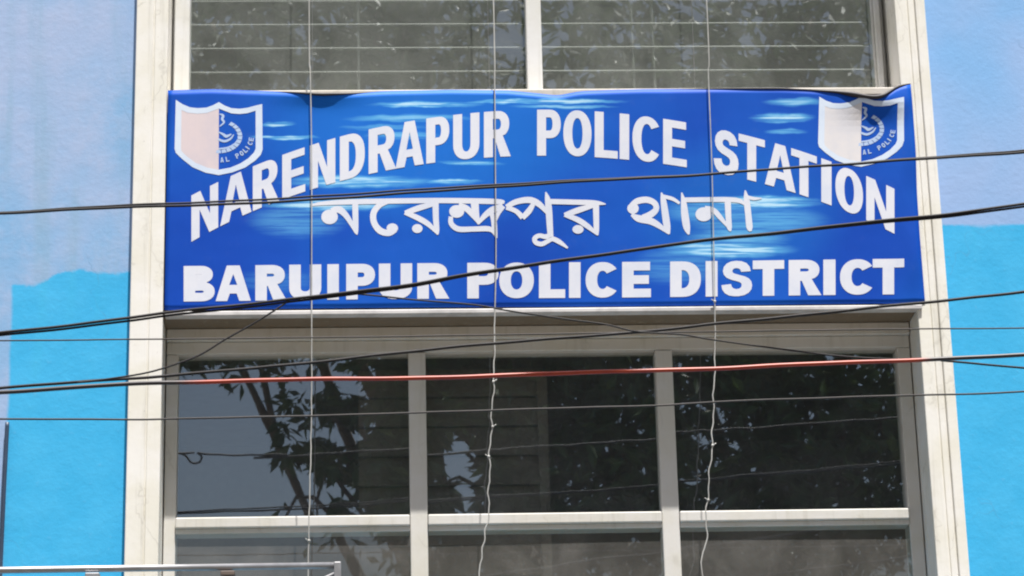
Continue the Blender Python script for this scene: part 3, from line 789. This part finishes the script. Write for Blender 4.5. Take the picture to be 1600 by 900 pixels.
loose([(120, 597), (180, 590), (225, 583), (262, 573), (312, 555), (350, 532), (395, 506), (437, 480), (452, 469)], -2.28, 0.0030, M['black'],
      'thin dark wire slanting steeply from under the word BARUIPUR down to the left pilaster', 9)
loose([(548, 459), (600, 463), (660, 469), (743, 476), (809, 488), (880, 498), (946, 507), (993, 518), (1062, 523), (1110, 531), (1182, 540), (1260, 550), (1350, 559), (1430, 562), (1470, 561)], -2.3, 0.0028, M['black'],
      'thin slack dark wire sinking across the bottom edge of the banner', 10)

# ------------------------------------------------------------------ cords hanging from the roof in front of the bay
HG = 'pale cords hanging from the roof'
def cord(pts, label, knots, Y=-0.068, wob=0.0, seed=1):
    bm = newbm()
    w = [at(x, y, Y) for x, y in pts]
    top = Vector((w[0].x, Y, ROOF + 0.1)); back = Vector((w[0].x, 0.02, ROOF + 0.235))
    end = w[-1] + Vector((-0.01, 0, -0.6))
    c = catmull([back, top + Vector((0, 0.03, 0.1)), top] + w + [end], 10)
    r = random.Random(seed); ph = r.uniform(0, 6)
    c = [p + Vector((wob * max(0.0, min(1.0, (4.75 - p.z) / 0.4)) * (sin(p.z * 38 + ph) + 0.7 * sin(p.z * 83)), 0, 0)) for p in c]
    tube(bm, c, 0.0025, 6)
    for x, y in knots:
        p = at(x, y, Y); q = min(c, key=lambda k: abs(k.z - p.z)); ball(bm, q, 0.0065)
        tube(bm, [q, q + Vector((0.014 * r.choice((-1, 1)), -0.004, 0.008))], 0.002, 5)
    return solo('hanging_cord', bm, M['cord'], label, 'cord', HG)
cord([(483, 0), (485, 120), (487, 250), (487, 400), (487, 520), (487, 600), (486, 690), (484, 770), (482, 860)], 'straight pale cord hanging past the B and first U of BARUIPUR, leftmost of the three', [(483, 850)], wob=0.0008, seed=3)
cord([(771, 0), (773, 130), (774, 260), (775, 400), (773, 500), (772, 580), (768, 660), (765, 720), (763, 800), (758, 840), (750, 895)], 'pale cord with small knots hanging down the middle of the banner and window', [(763, 664), (768, 712), (764, 600)],
     wob=0.0035, seed=5)
cord([(1104, 0), (1107, 120), (1112, 250), (1115, 380), (1117, 480), (1117, 560), (1114, 650), (1113, 690), (1107, 760), (1104, 800), (1103, 850), (1096, 900)], 'kinked pale cord hanging past the word DISTRICT, rightmost of the three', [(1115, 694), (1117, 470), (1102, 780)],
     wob=0.003, seed=8)

# ------------------------------------------------------------------ pipe frame bottom left, conduit
YR = -0.55
FRM = thing('pipe_frame', at(250, 900, YR) - Vector((0, 0, 0.5)), 'galvanised pipe frame standing out from the wall in the bottom left corner', 'frame')
zt = Z(250, 888, YR); xe = X(527, 888, YR)
bm = newbm()
tl = at(-150, 893, YR); tr_ = at(530, 883.5, YR)
tube(bm, [Vector((xe - 2.6, YR, tl.z - 0.004)), Vector((xe - 1.2, YR, (tl.z + tr_.z) / 2)), Vector((xe, YR, tr_.z))], 0.0125, 10)
part('top_rail', bm, M['steel'], FRM, smooth=True)
bm = newbm(); box(bm, xe - 0.012, xe + 0.014, YR - 0.013, YR + 0.013, zt - 0.9, tr_.z + 0.012, 0.003); part('post', bm, M['steel'], FRM)
bm = newbm(); tube(bm, [Vector((xe - 0.008, YR - 0.004, zt - 0.028)), Vector((xe - 0.16, YR - 0.004, zt - 0.10)), Vector((xe - 0.5, YR, zt - 0.25))], 0.006, 8); part('brace', bm, M['steel'], FRM, smooth=True)
for p in (145, 356):
    x = X(p, 890, YR); bm = newbm()
    box(bm, x - 0.026, x + 0.026, YR - 0.02, YR + 0.02, zt - 0.034, zt - 0.016, 0.003)
    tube(bm, [Vector((x, YR + 0.002, zt - 0.02)), Vector((x, YR + 0.002, zt - 0.9))], 0.009, 8)
    part('clamp', bm, M['back'] if p > 200 else M['steel'], FRM)
bm = newbm(); tube(bm, [Vector((xe - 2.6, YR, zt - 0.9)), Vector((xe, YR, zt - 0.9))], 0.0125, 10); part('bottom_rail', bm, M['steel'], FRM, smooth=True)
for x in (xe - 2.5, xe - 0.62):
    bm = newbm(); tube(bm, [Vector((x, YR, zt - 0.9)), Vector((x, 0.01, zt - 0.9))], 0.0125, 10); part('bracket', bm, M['steel'], FRM, smooth=True)
bm = newbm()
xc = X(6, 760, -0.02)
tube(bm, catmull([Vector((xc + 0.004, -0.018, Z(6, 660, -0.02))), Vector((xc + 0.002, -0.018, Z(6, 720, -0.02))), Vector((xc, -0.018, Z(6, 800, -0.02))), Vector((xc - 0.004, -0.018, 3.0)), Vector((xc, -0.018, 0.1))], 6), 0.0085, 8)
solo('conduit', bm, M['pvc'], 'dark conduit running up the painted wall at the far left edge', 'pipe')

# ------------------------------------------------------------------ street trees, seen in the window glass
def mirror(p): return Vector((p.x, 2 * YG - p.y, p.z))
def inblob(x, y, cx, cy, rx, ry): return ((x - cx) / rx) ** 2 + ((y - cy) / ry) ** 2 < 1
from mathutils import noise as mnoise
def dens(x, y):
    n = mnoise.noise(Vector((x / 55.0, y / 45.0, 3.3))); n2 = mnoise.noise(Vector((x / 130.0, y / 110.0, 9.1)))
    if y < 240: return 0.55 + 0.9 * n
    if 240 < x < 600 and 560 < y < 1000:                   # an opening in the crown
        edge = 425 + (y - 560) * 0.12 + 45 * n
        if x < edge and y > 598 + 25 * n: return 0.0
        if x < 590:
            n3 = mnoise.noise(Vector((x / 34.0, y / 30.0, 7.7)))
            return 0.95 if n3 > 0.06 else 0.0
    if 665 < x < 745 and 650 < y < 800: return 0.9 if n > 0.16 else 0.0
    if 1060 < x < 1210 and 620 < y < 800: return 1.0 if mnoise.noise(Vector((x / 26.0, y / 24.0, 2.2))) > -0.06 else 0.0
    if y > 830 and x < 620: return 0.9 if n2 > 0.0 else 0.05
    return 1.0 if n2 > -0.5 else 0.3
def tree(name, base, lobes, nleaf, label, seed):
    r = random.Random(seed)
    T = thing(name, base, label, 'tree', None)
    bm = newbm(); base = Vector(base)
    fork = base + Vector((0.15, 0.1, 3.0 + r.uniform(0, 0.6)))
    tube(bm, catmull([base, base + Vector((0.06, 0.02, 1.2)), fork], 6), lambda t: 0.21 - 0.07 * t, 10)
    for (c, rad) in lobes:
        c = Vector(c)
        mid = (fork + c) / 2 + Vector((r.uniform(-.2, .2), r.uniform(-.2, .2), 0.25))
        tube(bm, catmull([fork - Vector((0, 0, 0.15)), mid, c], 6), lambda t: 0.06 * (1 - t) + 0.015, 8)
        for k in range(5):
            e = c + Vector((r.gauss(0, 1) * rad[0] * .5, r.gauss(0, 1) * rad[1] * .5, r.gauss(0, 1) * rad[2] * .5))
            tube(bm, catmull([mid.lerp(c, r.random()), (c + e) / 2 + Vector((0, 0, .1)), e], 4), lambda t: 0.026 * (1 - t) + 0.005, 5)
    part('trunk', bm, M['bark'], T, smooth=True)
    bm = newbm(); n = 0; tries = 0
    clumps = []
    for (c, rad) in lobes:
        for k in range(70):
            d = Vector((r.gauss(0, 1), r.gauss(0, 1), r.gauss(0, 1))).normalized() * (r.random() ** 0.4)
            clumps.append(Vector(c) + Vector((d.x * rad[0], d.y * rad[1], d.z * rad[2])))
    while n < nleaf and tries < nleaf * 6:
        tries += 1
        q = r.choice(clumps)
        p = q + Vector((r.gauss(0, .26), r.gauss(0, .26), r.gauss(0, .2)))
        x, y = pix(mirror(p))
        if r.random() > dens(x, y): continue
        L = r.uniform(0.11, 0.2); w = L * r.uniform(.14, .2)
        d = Vector((r.gauss(0, 1), r.gauss(0, 1), r.gauss(-0.7, .6))).normalized()
        s = d.cross(Vector((r.gauss(0, 1), r.gauss(0, 1), r.gauss(0, 1)))).normalized(); u = s.cross(d)
        a = bm.verts.new(p); b = bm.verts.new(p + d * L * .5 + s * w + u * w * .3); c = bm.verts.new(p + d * L - u * w * .3); e = bm.verts.new(p + d * L * .5 - s * w + u * w * .3)
        bm.faces.new((a, b, c)); bm.faces.new((a, c, e)); n += 1
    part('crown', bm, M['leaf'], T, fix=False)
    return T
def spot(px, py, t):                                       # where a ray mirrored by the glass gets to
    p = at(px, py, YG); d = (p - CAM).normalized(); d.y = -d.y
    return p + d * t
def lobe(px, py, t, rx, ry, rz): return (spot(px, py, t), (rx, ry, rz))
tree('street_tree', (0.9, -11.6, 0.0), [lobe(330, 470, 8.6, .9, .8, .55), lobe(520, 380, 9.2, 1.1, .9, .7), lobe(330, 60, 9.4, 1.0, .9, .9), lobe(560, 720, 8.4, .6, .7, .6), lobe(600, 60, 9.0, 1.0, 1.0, .9)], 15000,
     'leafy tree across the street, mirrored in the left panes of the windows', 4)
tree('street_tree', (3.4, -11.4, 0.0), [lobe(800, 560, 9.5, 1.1, .9, .9), lobe(960, 700, 9.0, 1.1, .9, .9), lobe(1220, 600, 9.4, 1.2, 1.0, 1.0), lobe(1330, 750, 9.0, 1.0, .9, .9), lobe(720, 700, 9.6, .8, .8, .8), lobe(960, 130, 9.6, 1.1, 1, .9),
     lobe(1220, 60, 9.6, 1.1, 1, .9), lobe(1180, 330, 9.8, 1.4, 1, .8), lobe(820, 300, 9.8, 1.2, 1, .8), lobe(800, 880, 9.0, .9, .8, .6), lobe(1150, 880, 9.2, 1.0, .8, .6)], 34000,
     'dense leafy tree across the street, mirrored dark in the right window panes', 5)
# slack cable with a coil, mirrored in the first pane
bm = newbm()
t = 6.2
A = [spot(x, y, t) for x, y in ((150, 708), (240, 710), (275, 711), (290, 714), (296, 720), (303, 728), (314, 727), (318, 718), (312, 713), (330, 714), (380, 716), (450, 716), (560, 712))]
A = [A[0] + Vector((-7, 0, 0.3))] + A + [A[-1] + Vector((7, 0, 0.4))]
tube(bm, catmull(A, 8), 0.007, 6)
solo('street_cable', bm, M['black'], 'black street cable with a small coil, mirrored in the leftmost window pane', 'cable')
